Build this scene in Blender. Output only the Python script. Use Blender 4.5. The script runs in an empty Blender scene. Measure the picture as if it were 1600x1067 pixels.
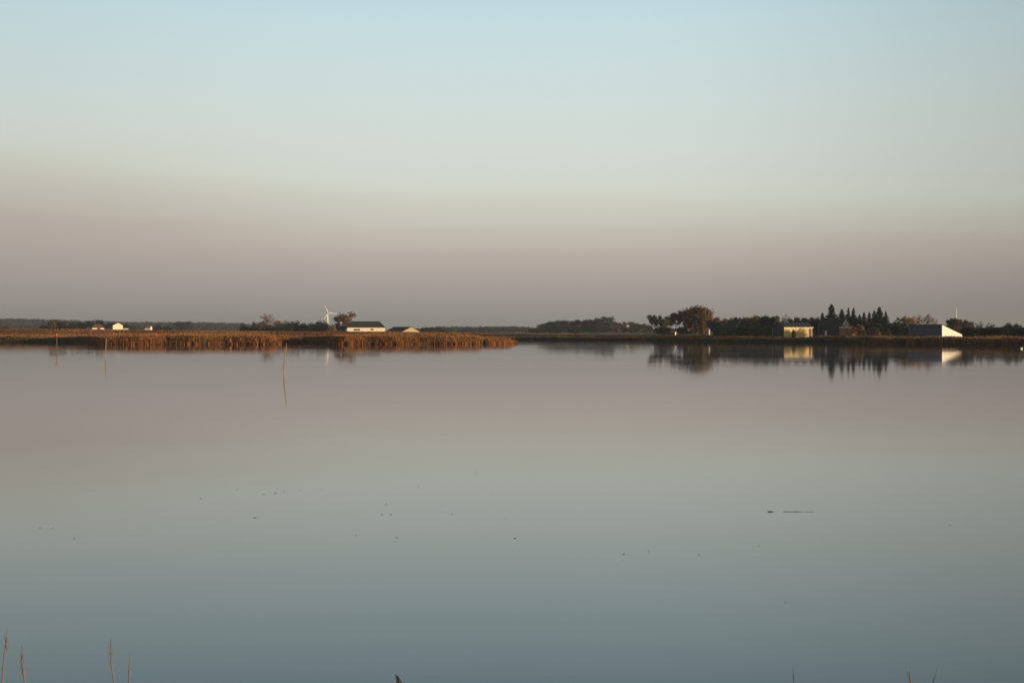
import bpy, math, random
import numpy as np
from mathutils import Vector

random.seed(7); rng = np.random.default_rng(7)
S = bpy.context.scene
COL = S.collection
R = math.radians

# ------------------------------------------------------------------ camera, sky, sun, exposure
CAM_H, F, HOR = 4.0, 2500.0, 520.0          # eye height (m), focal length in photo pixels, horizon row of the photo
cam_data = bpy.data.cameras.new('camera'); cam = bpy.data.objects.new('camera', cam_data); COL.objects.link(cam)
cam_data.sensor_width = 36.0; cam_data.lens = 36.0 * F / 1600.0
cam_data.clip_start = 0.1; cam_data.clip_end = 40000
cam.location = (0, 0, CAM_H)
cam.rotation_euler = (R(90) - math.atan((533.5 - HOR) / F), 0, 0)
S.camera = cam
S.view_settings.view_transform = 'Standard'; S.view_settings.look = 'None'
S.view_settings.exposure = 0.0; S.view_settings.gamma = 1.0; S.view_settings.use_curve_mapping = False
S.render.engine = 'CYCLES'
S.cycles.max_bounces = 6; S.cycles.volume_bounces = 1; S.cycles.diffuse_bounces = 3; S.cycles.glossy_bounces = 3
S.cycles.use_denoising = True
try: S.cycles.denoiser = 'OPENIMAGEDENOISE'
except Exception: pass
S.cycles.sample_clamp_indirect = 4.0

SUN_EL, SUN_AZ = 2.9, 56.0                  # the sun stands low, behind the camera and to its right
sdir = Vector((math.sin(R(SUN_AZ)) * math.cos(R(SUN_EL)), -math.cos(R(SUN_AZ)) * math.cos(R(SUN_EL)), math.sin(R(SUN_EL))))
sun_data = bpy.data.lights.new('sun', 'SUN'); sun = bpy.data.objects.new('sun', sun_data); COL.objects.link(sun)
sun_data.energy = 5.0; sun_data.angle = R(0.53); sun_data.color = (1.0, 0.74, 0.44)
sun.rotation_euler = sdir.to_track_quat('Z', 'Y').to_euler()
sun.location = (60, -60, 80)

def lin(c):
    return tuple(((v / 255) / 12.92 if v / 255 <= 0.04045 else ((v / 255 + 0.055) / 1.055) ** 2.4) for v in c)

W = bpy.data.worlds.new('World'); S.world = W; W.use_nodes = True
nt = W.node_tree; N = nt.nodes; L = nt.links; N.clear()
def nd(t, **k):
    n = N.new(t)
    for a, b in k.items(): setattr(n, a, b)
    return n
def mth(op, a, b=None, c=None, clamp=False):
    n = nd('ShaderNodeMath', operation=op, use_clamp=clamp)
    for i, v in enumerate((a, b, c)):
        if v is None: continue
        if isinstance(v, (int, float)): n.inputs[i].default_value = v
        else: L.new(v, n.inputs[i])
    return n.outputs[0]
def sstep(v, lo, hi):
    n = nd('ShaderNodeMapRange', interpolation_type='SMOOTHSTEP')
    L.new(v, n.inputs['Value']); n.inputs['From Min'].default_value = lo; n.inputs['From Max'].default_value = hi
    return n.outputs['Result']
tc = nd('ShaderNodeTexCoord'); sep = nd('ShaderNodeSeparateXYZ'); L.new(tc.outputs['Generated'], sep.inputs[0])
X, Y, Z = sep.outputs
elev = mth('MULTIPLY', mth('ARCSINE', Z), 57.2958)
az = mth('ARCTAN2', X, Y)
comb = nd('ShaderNodeCombineXYZ')
L.new(mth('MULTIPLY', az, 2.2), comb.inputs[0]); L.new(mth('MULTIPLY', elev, 0.75), comb.inputs[1])
nz = nd('ShaderNodeTexNoise'); nz.inputs['Scale'].default_value = 1.6; nz.inputs['Detail'].default_value = 4; nz.inputs['Roughness'].default_value = 0.45
L.new(comb.outputs[0], nz.inputs['Vector'])
wob = mth('MULTIPLY', mth('SUBTRACT', nz.outputs['Fac'], 0.5), 1.2)
tilt = mth('ADD', mth('MULTIPLY', sstep(mth('MULTIPLY', X, -1.0), 0.03, 0.31), -1.2), mth('MULTIPLY', sstep(X, 0.0, 0.5), 0.5))                                       # the haze bank stands higher on one side
shift = mth('MULTIPLY', mth('ADD', tilt, wob), mth('MULTIPLY', sstep(elev, 0.8, 5.4), mth('SUBTRACT', 1.0, mth('MULTIPLY', sstep(elev, 5.6, 8.6), 0.9))))
e2 = mth('ADD', elev, shift)
ramp = nd('ShaderNodeValToRGB'); ramp.color_ramp.interpolation = 'B_SPLINE'
L.new(mth('DIVIDE', e2, 24.0, clamp=True), ramp.inputs[0])
stops = [(0.0, (151, 146, 140)), (0.41, (154, 149, 143)), (1.1, (162, 154, 149)), (1.97, (176, 166, 159)), (2.75, (190, 178, 169)), (3.25, (195, 186, 175)), (3.9, (201, 199, 187)), (4.72, (211, 213, 199)),
         (5.4, (213, 218, 207)), (6.2, (213, 220, 212)), (7.1, (212, 222, 216)), (8.2, (210, 223, 219)), (9.7, (204, 223, 224)), (11.5, (197, 222, 228)), (13.0, (174, 207, 220)), (16, (155, 192, 214)), (24, (134, 178, 212))]
cr = ramp.color_ramp
while len(cr.elements) < len(stops): cr.elements.new(0.5)
for el_, (e, c) in zip(cr.elements, stops):
    el_.position = e / 24.0; el_.color = (*lin(c), 1)
dark = mth('SUBTRACT', 1.0, mth('ADD', mth('MULTIPLY', sstep(X, 0.05, 0.42), 0.33), mth('MULTIPLY', sstep(mth('MULTIPLY', X, -1.0), 0.05, 0.4), 0.10)))
vm = nd('ShaderNodeVectorMath', operation='SCALE'); L.new(ramp.outputs[0], vm.inputs[0])
L.new(mth('MULTIPLY', dark, 10.0), vm.inputs['Scale'])
sky = nd('ShaderNodeTexSky', sky_type='NISHITA'); sky.sun_disc = False
sky.sun_elevation = R(SUN_EL); sky.sun_rotation = R(180 - SUN_AZ); sky.air_density = 1.0; sky.dust_density = 1.5
dt = mth('ADD', mth('MULTIPLY', X, sdir.x), mth('MULTIPLY', Y, sdir.y))
fac = mth('MAXIMUM', sstep(elev, 12.0, 40.0), sstep(dt, 0.1, 0.9))
mix = nd('ShaderNodeMix', data_type='RGBA'); L.new(fac, mix.inputs['Factor']); L.new(vm.outputs[0], mix.inputs['A']); L.new(sky.outputs[0], mix.inputs['B'])
bg = nd('ShaderNodeBackground'); bg.inputs['Strength'].default_value = 0.1; L.new(mix.outputs['Result'], bg.inputs['Color'])
wo = nd('ShaderNodeOutputWorld'); L.new(bg.outputs[0], wo.inputs['Surface'])

# ------------------------------------------------------------------ helpers
def PX(px, d): return (px - 800.0) / F * d
def PZ(py, d): return CAM_H + (HOR - py) / F * d

def tag(o, label=None, cat=None, group=None, kind=None):
    if label: o['label'] = label
    if cat: o['category'] = cat
    if group: o['group'] = group
    if kind: o['kind'] = kind
    return o
def empty(name, loc, rz=0.0, label=None, cat=None, group=None):
    o = bpy.data.objects.new(name, None); COL.objects.link(o); o.empty_display_size = 0.5
    o.location = loc; o.rotation_euler = (0, 0, rz)
    return tag(o, label, cat, group)

class MB:
    def __init__(s): s.v = []; s.f = []
    def add(s, vs, fs):
        b = len(s.v); s.v += [tuple(v) for v in vs]; s.f += [tuple(b + i for i in f) for f in fs]; return s
    def box(s, x0, x1, y0, y1, z0, z1):
        return s.add([(x0,y0,z0),(x1,y0,z0),(x1,y1,z0),(x0,y1,z0),(x0,y0,z1),(x1,y0,z1),(x1,y1,z1),(x0,y1,z1)],
                     [(0,3,2,1),(4,5,6,7),(0,1,5,4),(1,2,6,5),(2,3,7,6),(3,0,4,7)])
    def tube(s, pts, rad, n=6, cap=True):
        pts = [Vector(p) for p in pts]; k = len(pts)
        if not hasattr(rad, '__len__'): rad = [rad] * k
        b = len(s.v)
        for i, p in enumerate(pts):
            t = (pts[min(i+1, k-1)] - pts[max(i-1, 0)]).normalized()
            u = t.orthogonal().normalized() if abs(t.z) > 0.9 else t.cross(Vector((0,0,1))).normalized()
            if abs(t.z) > 0.9: u = (Vector((1,0,0)) - t * t.x).normalized()
            w = t.cross(u)
            for j in range(n):
                a = 2 * math.pi * j / n
                s.v.append(tuple(p + (u * math.cos(a) + w * math.sin(a)) * rad[i]))
        for i in range(k - 1):
            for j in range(n):
                s.f.append((b+i*n+j, b+i*n+(j+1)%n, b+(i+1)*n+(j+1)%n, b+(i+1)*n+j))
        if cap:
            s.f.append(tuple(b + j for j in reversed(range(n)))); s.f.append(tuple(b + (k-1)*n + j for j in range(n)))
        return s
    def slab(s, quad, th):
        q = [Vector(p) for p in quad]; n = (q[1]-q[0]).cross(q[2]-q[0]).normalized() * th
        return s.add(q + [p - n for p in q], [(0,1,2,3),(7,6,5,4),(0,4,5,1),(1,5,6,2),(2,6,7,3),(3,7,4,0)])
    def ball(s, c, r, nu=10, nv=7, sc=(1,1,1)):
        b = len(s.v); c = Vector(c)
        for i in range(nv + 1):
            th = math.pi * i / nv
            for j in range(nu):
                a = 2 * math.pi * j / nu
                s.v.append((c.x + r*sc[0]*math.sin(th)*math.cos(a), c.y + r*sc[1]*math.sin(th)*math.sin(a), c.z + r*sc[2]*math.cos(th)))
        for i in range(nv):
            for j in range(nu):
                s.f.append((b+i*nu+j, b+(i+1)*nu+j, b+(i+1)*nu+(j+1)%nu, b+i*nu+(j+1)%nu))
        return s
    def mesh(s, name, mat=None, smooth=False):
        m = bpy.data.meshes.new(name); m.from_pydata(s.v, [], s.f); m.validate(); m.update()
        if mat: m.materials.append(mat)
        if smooth: m.shade_smooth()
        return m
    def build(s, name, mat, parent=None, smooth=False):
        return link(name, s.mesh(name, mat, smooth), parent)
def link(name, mesh, parent=None):
    o = bpy.data.objects.new(name, mesh); COL.objects.link(o)
    if parent: o.parent = parent
    return o

def mat(name, col, rough=0.8, var=0.25, scale=3.0, stretch=(1,1,1), spec=0.25, attr=None, objvar=0.0, metal=0.0):
    m = bpy.data.materials.new(name); m.use_nodes = True
    t = m.node_tree; b = t.nodes['Principled BSDF']
    b.inputs['Roughness'].default_value = rough; b.inputs['Specular IOR Level'].default_value = spec; b.inputs['Metallic'].default_value = metal
    tcn = t.nodes.new('ShaderNodeTexCoord'); mp = t.nodes.new('ShaderNodeMapping'); mp.inputs['Scale'].default_value = stretch
    t.links.new(tcn.outputs['Object'], mp.inputs[0])
    n = t.nodes.new('ShaderNodeTexNoise'); n.inputs['Scale'].default_value = scale; n.inputs['Detail'].default_value = 5
    t.links.new(mp.outputs[0], n.inputs['Vector'])
    r = t.nodes.new('ShaderNodeMapRange'); r.inputs['From Min'].default_value = 0.25; r.inputs['From Max'].default_value = 0.75
    r.inputs['To Min'].default_value = 1 - var; r.inputs['To Max'].default_value = 1 + var
    t.links.new(n.outputs['Fac'], r.inputs['Value'])
    val = r.outputs['Result']
    def mul(a, bb):
        q = t.nodes.new('ShaderNodeMath'); q.operation = 'MULTIPLY'; t.links.new(a, q.inputs[0]); t.links.new(bb, q.inputs[1]); return q.outputs[0]
    if objvar:
        oi = t.nodes.new('ShaderNodeObjectInfo'); r2 = t.nodes.new('ShaderNodeMapRange')
        r2.inputs['To Min'].default_value = 1 - objvar; r2.inputs['To Max'].default_value = 1 + objvar
        t.links.new(oi.outputs['Random'], r2.inputs['Value']); val = mul(val, r2.outputs['Result'])
    sc = t.nodes.new('ShaderNodeVectorMath'); sc.operation = 'SCALE'
    t.links.new(val, sc.inputs['Scale'])
    if attr:
        at = t.nodes.new('ShaderNodeAttribute'); at.attribute_name = attr
        mm = t.nodes.new('ShaderNodeVectorMath'); mm.operation = 'MULTIPLY'; mm.inputs[1].default_value = col
        t.links.new(at.outputs['Color'], mm.inputs[0]); t.links.new(mm.outputs[0], sc.inputs[0])
    else:
        sc.inputs[0].default_value = col
    t.links.new(sc.outputs[0], b.inputs['Base Color'])
    return m

M = {}
M['reed'] = mat('reed_leaf', (1, 1, 1), 0.75, 0.15, 0.5, attr='col', spec=0.2)
M['ground'] = mat('meadow_ground', (1, 1, 1), 0.95, 0.3, 0.35, attr='col', spec=0.1)
M['bark'] = mat('bark', (0.075, 0.058, 0.046), 0.95, 0.35, 2.0, (4, 4, 0.6))
for k, c in {'dark': (0.018, 0.029, 0.022), 'green': (0.032, 0.058, 0.024), 'olive': (0.085, 0.074, 0.042), 'brown': (0.190, 0.115, 0.066),
             'rust': (0.250, 0.115, 0.050), 'ochre': (0.230, 0.150, 0.055), 'mauve': (0.120, 0.078, 0.070), 'spruce': (0.016, 0.027, 0.020),
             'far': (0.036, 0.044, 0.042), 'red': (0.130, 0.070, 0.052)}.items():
    M[k] = mat('leaves_' + k, c, 0.8, 0.3, 0.25, attr='col', objvar=0.18, spec=0.15)
M['white'] = mat('white_paint', (0.86, 0.85, 0.82), 0.6, 0.05, 1.5, (1, 1, 0.3))
M['cream'] = mat('cream_render', (0.80, 0.72, 0.56), 0.8, 0.08, 1.2, (1, 1, 0.4))
M['dullcream'] = mat('weathered_cream_wall', (0.42, 0.36, 0.25), 0.8, 0.12, 1.2, (1, 1, 0.4))
M['yellow'] = mat('yellow_render', (0.66, 0.50, 0.23), 0.8, 0.10, 1.2, (1, 1, 0.4))
M['brick'] = mat('red_brick', (0.36, 0.13, 0.075), 0.85, 0.2, 6.0)
M['roofdark'] = mat('dark_roofing', (0.040, 0.038, 0.040), 0.8, 0.3, 1.5)
M['roofbrown'] = mat('brown_tile', (0.16, 0.10, 0.075), 0.8, 0.25, 2.0)
M['roofgrey'] = mat('grey_sheet_roof', (0.22, 0.21, 0.21), 0.6, 0.15, 1.5)
M['slate'] = mat('blue_grey_and_shaded_wall', (0.070, 0.083, 0.105), 0.6, 0.12, 2.0, (3, 3, 0.3))
M['palemetal'] = mat('pale_metal', (0.50, 0.50, 0.50), 0.5, 0.1, 2.0)
M['darkwall'] = mat('dark_shaded_wall', (0.034, 0.034, 0.040), 0.8, 0.25, 3.0, (4, 4, 0.4))
M['panel'] = mat('solar_glass', (0.012, 0.013, 0.02), 0.25, 0.1, 1.0, spec=0.5)
M['glass'] = mat('dark_window_glass', (0.03, 0.035, 0.04), 0.1, 0.1, 1.0, spec=0.5)
M['pole'] = mat('weathered_wood', (0.32, 0.24, 0.175), 0.85, 0.3, 3.0, (4, 4, 0.5))
M['poledark'] = mat('wet_wood', (0.17, 0.145, 0.125), 0.8, 0.3, 3.0, (4, 4, 0.5))
M['redpaint'] = mat('red_paint', (0.55, 0.03, 0.03), 0.45, 0.1, 4.0)
M['turbine'] = mat('turbine_white', (0.82, 0.82, 0.80), 0.4, 0.03, 0.3)
M['weed'] = mat('wet_weed', (0.028, 0.032, 0.022), 0.6, 0.3, 20.0)
M['straw'] = mat('reed_straw', (0.20, 0.165, 0.14), 0.75, 0.25, 14.0, (1, 1, 0.3))
M['strawdark'] = mat('dark_reed_leaf', (0.045, 0.050, 0.038), 0.75, 0.3, 14.0)
M['plume'] = mat('reed_plume', (0.13, 0.105, 0.095), 0.9, 0.25, 20.0)
M['feather'] = mat('white_feathers', (0.80, 0.79, 0.76), 0.7, 0.05, 8.0)
M['bill'] = mat('orange_bill', (0.6, 0.16, 0.03), 0.5, 0.1, 8.0)

def setcol(me, cols):
    a = me.color_attributes.new('col', 'FLOAT_COLOR', 'POINT')
    c = np.ones((len(me.vertices), 4), np.float32); c[:, :3] = cols
    a.data.foreach_set('color', c.ravel())

# smooth value noise for scatter decisions
_g = np.random.default_rng(3).random((64, 64))
def vnoise(x, y, s):
    x = np.asarray(x, float) / s; y = np.asarray(y, float) / s
    i = np.floor(x).astype(int); j = np.floor(y).astype(int); u = x - i; v = y - j
    u = u*u*(3-2*u); v = v*v*(3-2*v); g = lambda a, b: _g[a % 64, b % 64]
    return (g(i,j)*(1-u)+g(i+1,j)*u)*(1-v) + (g(i,j+1)*(1-u)+g(i+1,j+1)*u)*v
def smooth(v, a, b):
    t = np.clip((np.asarray(v, float) - a) / (b - a), 0, 1); return t*t*(3-2*t)

# ------------------------------------------------------------------ shoreline and ground
shore_px = [(-900, 700), (-400, 680), (-160, 690), (-20, 668), (60, 655), (120, 640), (140, 622), (145, 556), (170, 549), (215, 546), (260, 553), (300, 549), (350, 556),
            (405, 551), (427, 553), (432, 560), (437, 600), (470, 606), (514, 600), (519, 556), (540, 551), (575, 556), (615, 553), (660, 559), (700, 558), (735, 561),
            (752, 566), (758, 574), (766, 566), (780, 572), (792, 576), (802, 585), (803, 602), (794, 640), (770, 730), (752, 800), (770, 836), (830, 842), (880, 806), (930, 790), (985, 762),
            (1040, 728), (1050, 712), (1100, 700), (1150, 672), (1200, 664), (1240, 642), (1290, 630), (1325, 604), (1345, 592), (1380, 586), (1400, 574), (1440, 566), (1475, 540), (1500, 532),
            (1545, 512), (1580, 492), (1640, 452), (1760, 400), (2000, 330), (2400, 250)]
SH = np.array([(PX(p, d), d) for p, d in shore_px])
# small wiggles along the shore
def refine(P, step=3.0, amp=0.35):
    out = []
    for a, b in zip(P[:-1], P[1:]):
        n = max(1, int(np.hypot(*(b - a)) / step))
        for k in range(n): out.append(a + (b - a) * k / n)
    out.append(P[-1]); out = np.array(out)
    out[:, 1] += (vnoise(out[:, 0], out[:, 1], 7.0) - 0.5) * amp * 4
    out[:, 0] += (vnoise(out[:, 0] + 300, out[:, 1], 6.0) - 0.5) * amp * 2
    return out
SR = refine(SH)
poly = np.vstack([SH, [(9000, 250), (9000, 9000), (-9000, 9000), (-9000, 700)]])
def inside(x, y, P):
    r = np.zeros(x.shape, bool); n = len(P)
    for i in range(n):
        (x1, y1), (x2, y2) = P[i], P[(i+1) % n]
        c = ((y1 > y) != (y2 > y)); xi = (x2 - x1) * (y - y1) / (y2 - y1 + 1e-12) + x1
        r ^= c & (x < xi)
    return r
def sdist(x, y):
    x = np.asarray(x, float); y = np.asarray(y, float); best = np.full(x.shape, 1e9)
    for a, b in zip(SH[:-1], SH[1:]):
        ab = b - a; t = np.clip(((x-a[0])*ab[0] + (y-a[1])*ab[1]) / (ab @ ab), 0, 1)
        best = np.minimum(best, np.hypot(x - a[0] - t*ab[0], y - a[1] - t*ab[1]))
    return np.where(inside(x, y, poly), best, -best)
D_PX = [-900, 0, 130, 200, 300, 450, 600, 700, 780, 850]; D_PY = [514.6, 515.2, 515.2, 516, 518, 518.8, 519.2, 520.4, 522, 524]
DIKE = 940.0
H_PX = [-1500, -100, 0, 100, 200, 300, 375, 450, 560, 640, 720, 800, 860, 1000, 1700, 3000]
H_Z = [22, 26, 27, 24, 19, 17, 15, 11, 6, 4, 5.0, 5.0, 4, 4, 4, 4]
def gz(x, y):
    x = np.atleast_1d(np.asarray(x, float)); y = np.atleast_1d(np.asarray(y, float))
    px = 800 + F * x / np.maximum(y, 1)
    sd = sdist(x, y)
    right = smooth(px, 735, 800) * smooth(y, 640, 760) + smooth(px, 800, 810) * (1 - smooth(y, 640, 760))
    right = np.clip(right, 0, 1)
    zl = 0.2 + smooth(sd, 2, 45) * 0.9 + smooth(y, 950, 1100) * 0.9
    dt_ = PZ(np.interp(px, D_PX, D_PY), DIKE)
    prof = smooth(y, DIKE - 26, DIKE - 3) * (1 - smooth(y, DIKE + 4, DIKE + 22))
    zl = np.where(prof > 0, np.maximum(zl, zl + (dt_ - zl) * prof * (1 - smooth(px, 800, 860))), zl)
    zr = 0.2 + smooth(sd, 14, 38) * 1.75 + smooth(sd, 38, 80) * 0.85 + smooth(sd, 60, 500) * 0.7 + smooth(sd, 500, 1500) * 0.5
    z = zl * (1 - right) + zr * right
    z += smooth(y, 2600, 4000) * np.maximum(np.interp(px, H_PX, H_Z) - z, 0)
    z += (vnoise(x, y, 9) - 0.5) * 0.18 * smooth(sd, 3, 20)
    z = np.where(sd > 0, z, np.maximum(0.2 + sd * 0.12, -1.2))
    # the bank the camera stands on
    bank = 2.35 * (1 - smooth(y, 3.2, 11.0)) - 0.6 * smooth(y, 9.0, 16.0) + (vnoise(x, y, 1.3) - 0.5) * 0.10
    z = np.where(y < 120, np.where(y < 16, bank, -0.6 - smooth(y, 16, 40) * 0.6), z)
    return z
def gz1(x, y): return float(gz(x, y)[0])

def prog(a, b, first):
    out = [a]; s = first
    while out[-1] < b: out.append(out[-1] + s); s *= 1.16
    return out
xs = np.array(sorted(set([-v for v in prog(270, 9000, 6)] + list(np.arange(-270, 270, 3.5)) + prog(270, 9000, 6))))
ys = np.array(sorted(set(list(-np.array(prog(4, 9000, 4))) + list(np.arange(-4, 18, 0.8)) + [18, 22, 30, 40, 60, 90, 119, 150, 190, 230, 270, 300, 330, 360, 380] + list(np.arange(390, 1010, 3.5)) + prog(1012, 9000, 6))))
gx, gy = np.meshgrid(xs, ys); fx, fy = gx.ravel(), gy.ravel(); fz = gz(fx, fy)
nx_, ny_ = len(xs), len(ys)
ii = np.arange(nx_ * ny_).reshape(ny_, nx_)
quads = np.stack([ii[:-1, :-1], ii[:-1, 1:], ii[1:, 1:], ii[1:, :-1]], -1).reshape(-1, 4)
gm = bpy.data.meshes.new('ground'); gm.from_pydata(np.stack([fx, fy, fz], 1).tolist(), [], quads.tolist()); gm.update(); gm.shade_smooth()
gm.materials.append(M['ground'])
px_ = 800 + F * fx / np.maximum(fy, 1); sd_ = sdist(fx, fy)
base = np.zeros((len(fx), 3)); base[:] = (0.055, 0.046, 0.036)                       # mud
def paint(mask, c):
    w = np.clip(mask, 0, 1)[:, None]; base[:] = base * (1 - w) + np.array(c) * w
paint(smooth(sd_, 1, 8), (0.16, 0.095, 0.050))                                       # rusty marsh
n1 = vnoise(fx, fy * 0.35, 30); paint(smooth(sd_, 20, 60) * smooth(n1, 0.35, 0.7), (0.21, 0.15, 0.085))
paint(smooth(fy, DIKE - 30, DIKE - 20) * (1 - smooth(fy, DIKE + 10, DIKE + 40)) * (px_ < 840), (0.17, 0.085, 0.050))
paint(smooth(fy, DIKE + 20, DIKE + 80) * smooth(vnoise(fx, fy * 0.2, 120), 0.35, 0.65), (0.13, 0.11, 0.05))
paint((px_ > 990) * smooth(sd_, 20, 26) * (fy < 1300), (0.19, 0.10, 0.055))
paint((px_ > 990) * smooth(sd_, 36, 48) * (fy < 1300), (0.075, 0.085, 0.032))
paint((px_ > 780) * (px_ <= 1010) * smooth(sd_, 8, 14), (0.20, 0.12, 0.065))
paint((px_ > 780) * (px_ <= 1010) * smooth(sd_, 60, 200), (0.22, 0.145, 0.075))
paint((fy < 60) * (fz > 0.1), (0.085, 0.085, 0.038))
setcol(gm, base)
tag(link('ground', gm), 'flat marsh and meadow land with a low grassy dike round the lagoon', None, None, 'structure')

# ------------------------------------------------------------------ water
wm = MB(); wx = [-4000, -1000, -300, 300, 1000, 4000]; wy = [3, 60, 200, 500, 1000, 1400]
wm.v = [(x, y, 0.0) for y in wy for x in wx]
wm.f = [(j*6+i, j*6+i+1, (j+1)*6+i+1, (j+1)*6+i) for j in range(5) for i in range(5)]
wmat = bpy.data.materials.new('lagoon_water'); wmat.use_nodes = True; t = wmat.node_tree; b = t.nodes['Principled BSDF']
b.inputs['Base Color'].default_value = (0.003, 0.017, 0.016, 1); b.inputs['IOR'].default_value = 1.30; b.inputs['Roughness'].default_value = 0.036
tcn = t.nodes.new('ShaderNodeTexCoord')
def wn(scale, stretch, det):
    mp = t.nodes.new('ShaderNodeMapping'); mp.inputs['Scale'].default_value = stretch; t.links.new(tcn.outputs['Object'], mp.inputs[0])
    n = t.nodes.new('ShaderNodeTexNoise'); n.inputs['Scale'].default_value = scale; n.inputs['Detail'].default_value = det
    t.links.new(mp.outputs[0], n.inputs['Vector']); return n.outputs['Fac']
ad = t.nodes.new('ShaderNodeMath'); ad.operation = 'MULTIPLY_ADD'
t.links.new(wn(0.9, (0.55, 1, 1), 2), ad.inputs[0]); ad.inputs[1].default_value = 0.10; t.links.new(wn(0.06, (0.35, 1, 1), 2), ad.inputs[2])
bp = t.nodes.new('ShaderNodeBump'); bp.inputs['Strength'].default_value = 1.0; bp.inputs['Distance'].default_value = 0.010
t.links.new(ad.outputs[0], bp.inputs['Height']); t.links.new(bp.outputs[0], b.inputs['Normal'])
rr = t.nodes.new('ShaderNodeMapRange'); rr.inputs['From Min'].default_value = 0.35; rr.inputs['From Max'].default_value = 0.65
rr.inputs['To Min'].default_value = 0.028; rr.inputs['To Max'].default_value = 0.046
t.links.new(wn(0.02, (0.3, 1, 1), 3), rr.inputs['Value']); t.links.new(rr.outputs[0], b.inputs['Roughness'])
tag(wm.build('water', wmat), 'still lagoon water mirroring the sky', None, None, 'structure')

# ------------------------------------------------------------------ reed beds (nobody could count them)
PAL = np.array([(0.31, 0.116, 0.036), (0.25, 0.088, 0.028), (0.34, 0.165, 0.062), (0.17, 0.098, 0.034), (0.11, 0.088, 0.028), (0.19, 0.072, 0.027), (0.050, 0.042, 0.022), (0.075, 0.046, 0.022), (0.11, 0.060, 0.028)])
def reed_mesh(name, x, y, z, h, wd, pal_w, plume=0.5):
    n = len(x); a = rng.random(n) * 2 * np.pi; lean = rng.normal(0, 0.10, n) * h; la = rng.random(n) * 2 * np.pi
    ux, uy = np.cos(a) * wd / 2, np.sin(a) * wd / 2; lx, ly = np.cos(la) * lean, np.sin(la) * lean
    V = np.zeros((n, 7, 3))
    for i, (f, w, l) in enumerate(((0, .8, 0), (0.5, 1.0, .35), (0.86, .9, .8))):
        V[:, 2*i, 0] = x - ux*w + lx*l; V[:, 2*i, 1] = y - uy*w + ly*l; V[:, 2*i, 2] = z - 0.15*(i == 0) + h*f
        V[:, 2*i+1, 0] = x + ux*w + lx*l; V[:, 2*i+1, 1] = y + uy*w + ly*l; V[:, 2*i+1, 2] = z - 0.15*(i == 0) + h*f
    V[:, 6, 0] = x + lx*1.3; V[:, 6, 1] = y + ly*1.3; V[:, 6, 2] = z + h
    o = (np.arange(n) * 7)[:, None]
    q = np.concatenate([o + np.array([0, 1, 3, 2]), o + np.array([2, 3, 5, 4])]).tolist(); tr = (o + np.array([4, 5, 6])).tolist()
    me = bpy.data.meshes.new(name); me.from_pydata(V.reshape(-1, 3).tolist(), [], q + tr); me.update(); me.materials.append(M['reed'])
    c = PAL[pal_w] * (0.75 + 0.5 * rng.random((n, 1))); C = np.repeat(c[:, None, :], 7, 1)
    pl = (rng.random(n) < plume)[:, None, None]
    C[:, :2, :] = C[:, :2, :] * 0.5 + np.array((0.17, 0.058, 0.017)) * (c[:, None, :1] > 0.12)
    C[:, 2:4, :] *= 0.85
    C[:, 4:, :] = np.where(pl, C[:, 4:, :] * 0.6 + np.array((0.13, 0.070, 0.030)), C[:, 4:, :])
    setcol(me, C.reshape(-1, 3)); return me
def scatter(seg_filter, lo, hi, dens, bias=1.0):
    xs_, ys_, off = [], [], []
    for a, b_ in zip(SR[:-1], SR[1:]):
        m = (a + b_) / 2; p = 800 + F * m[0] / m[1]
        if not seg_filter(p, m[1]): continue
        ln = np.hypot(*(b_ - a)); k = rng.poisson(ln * (hi - lo) * dens)
        if k == 0: continue
        t_ = rng.random(k); w = lo + (hi - lo) * rng.random(k) ** bias
        nrm = np.array([-(b_ - a)[1], (b_ - a)[0]]) / max(ln, 1e-6)
        P = a + (b_ - a) * t_[:, None] + nrm * w[:, None]
        xs_.append(P[:, 0]); ys_.append(P[:, 1]); off.append(w)
    x = np.concatenate(xs_); y = np.concatenate(ys_); o = np.concatenate(off)
    sd = sdist(x, y); k = sd > min(lo, 0) - 1.5
    return x[k], y[k], o[k], sd[k]
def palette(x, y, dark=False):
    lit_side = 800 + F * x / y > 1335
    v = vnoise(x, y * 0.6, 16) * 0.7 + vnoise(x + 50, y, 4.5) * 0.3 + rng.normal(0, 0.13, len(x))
    order = np.array([6, 7, 6, 8, 7, 3] if dark else [4, 3, 1, 0, 5, 2])  # dark order deepens the bank's shade through the reed colours
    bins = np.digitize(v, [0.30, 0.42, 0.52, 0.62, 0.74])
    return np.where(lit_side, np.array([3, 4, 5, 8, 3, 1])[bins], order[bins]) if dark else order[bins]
RH_PX = [-900, 0, 120, 150, 200, 250, 400, 600, 700, 745, 757, 764, 785, 803, 830, 1000, 1300, 1340, 1500, 1600, 3000]
RH = [2.5, 2.4, 2.5, 2.7, 3.0, 3.1, 3.0, 3.0, 2.8, 2.6, 1.9, 2.0, 1.9, 1.6, 2.0, 2.1, 2.2, 2.5, 2.6, 2.6, 2.6]
def reed_bed(name, label, flt, lo, hi, dens, hs=1.0, wd=(0.10, 0.24), bias=1.0, plume=0.5, dark=False):
    x, y, o, sd = scatter(flt, lo, hi, dens, bias)
    z = np.maximum(gz(x, y), -0.25); px = 800 + F * x / y
    h = np.interp(px, RH_PX, RH) * hs * (0.62 + 0.30 * rng.random(len(x)) + 0.34 * (vnoise(x, y, 9.0) - 0.3) + 0.14 * (vnoise(x, y, 2.2) - 0.4))
    h *= np.where((sd < 0.8) & (hs > 0.5), 0.72, 1.0)
    me = reed_mesh(name, x, y, z, np.maximum(h, 0.4), wd[0] + (wd[1] - wd[0]) * rng.random(len(x)), palette(x, y, dark), plume)
    return tag(link(name, me), label, 'reeds', None, 'stuff')
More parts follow.
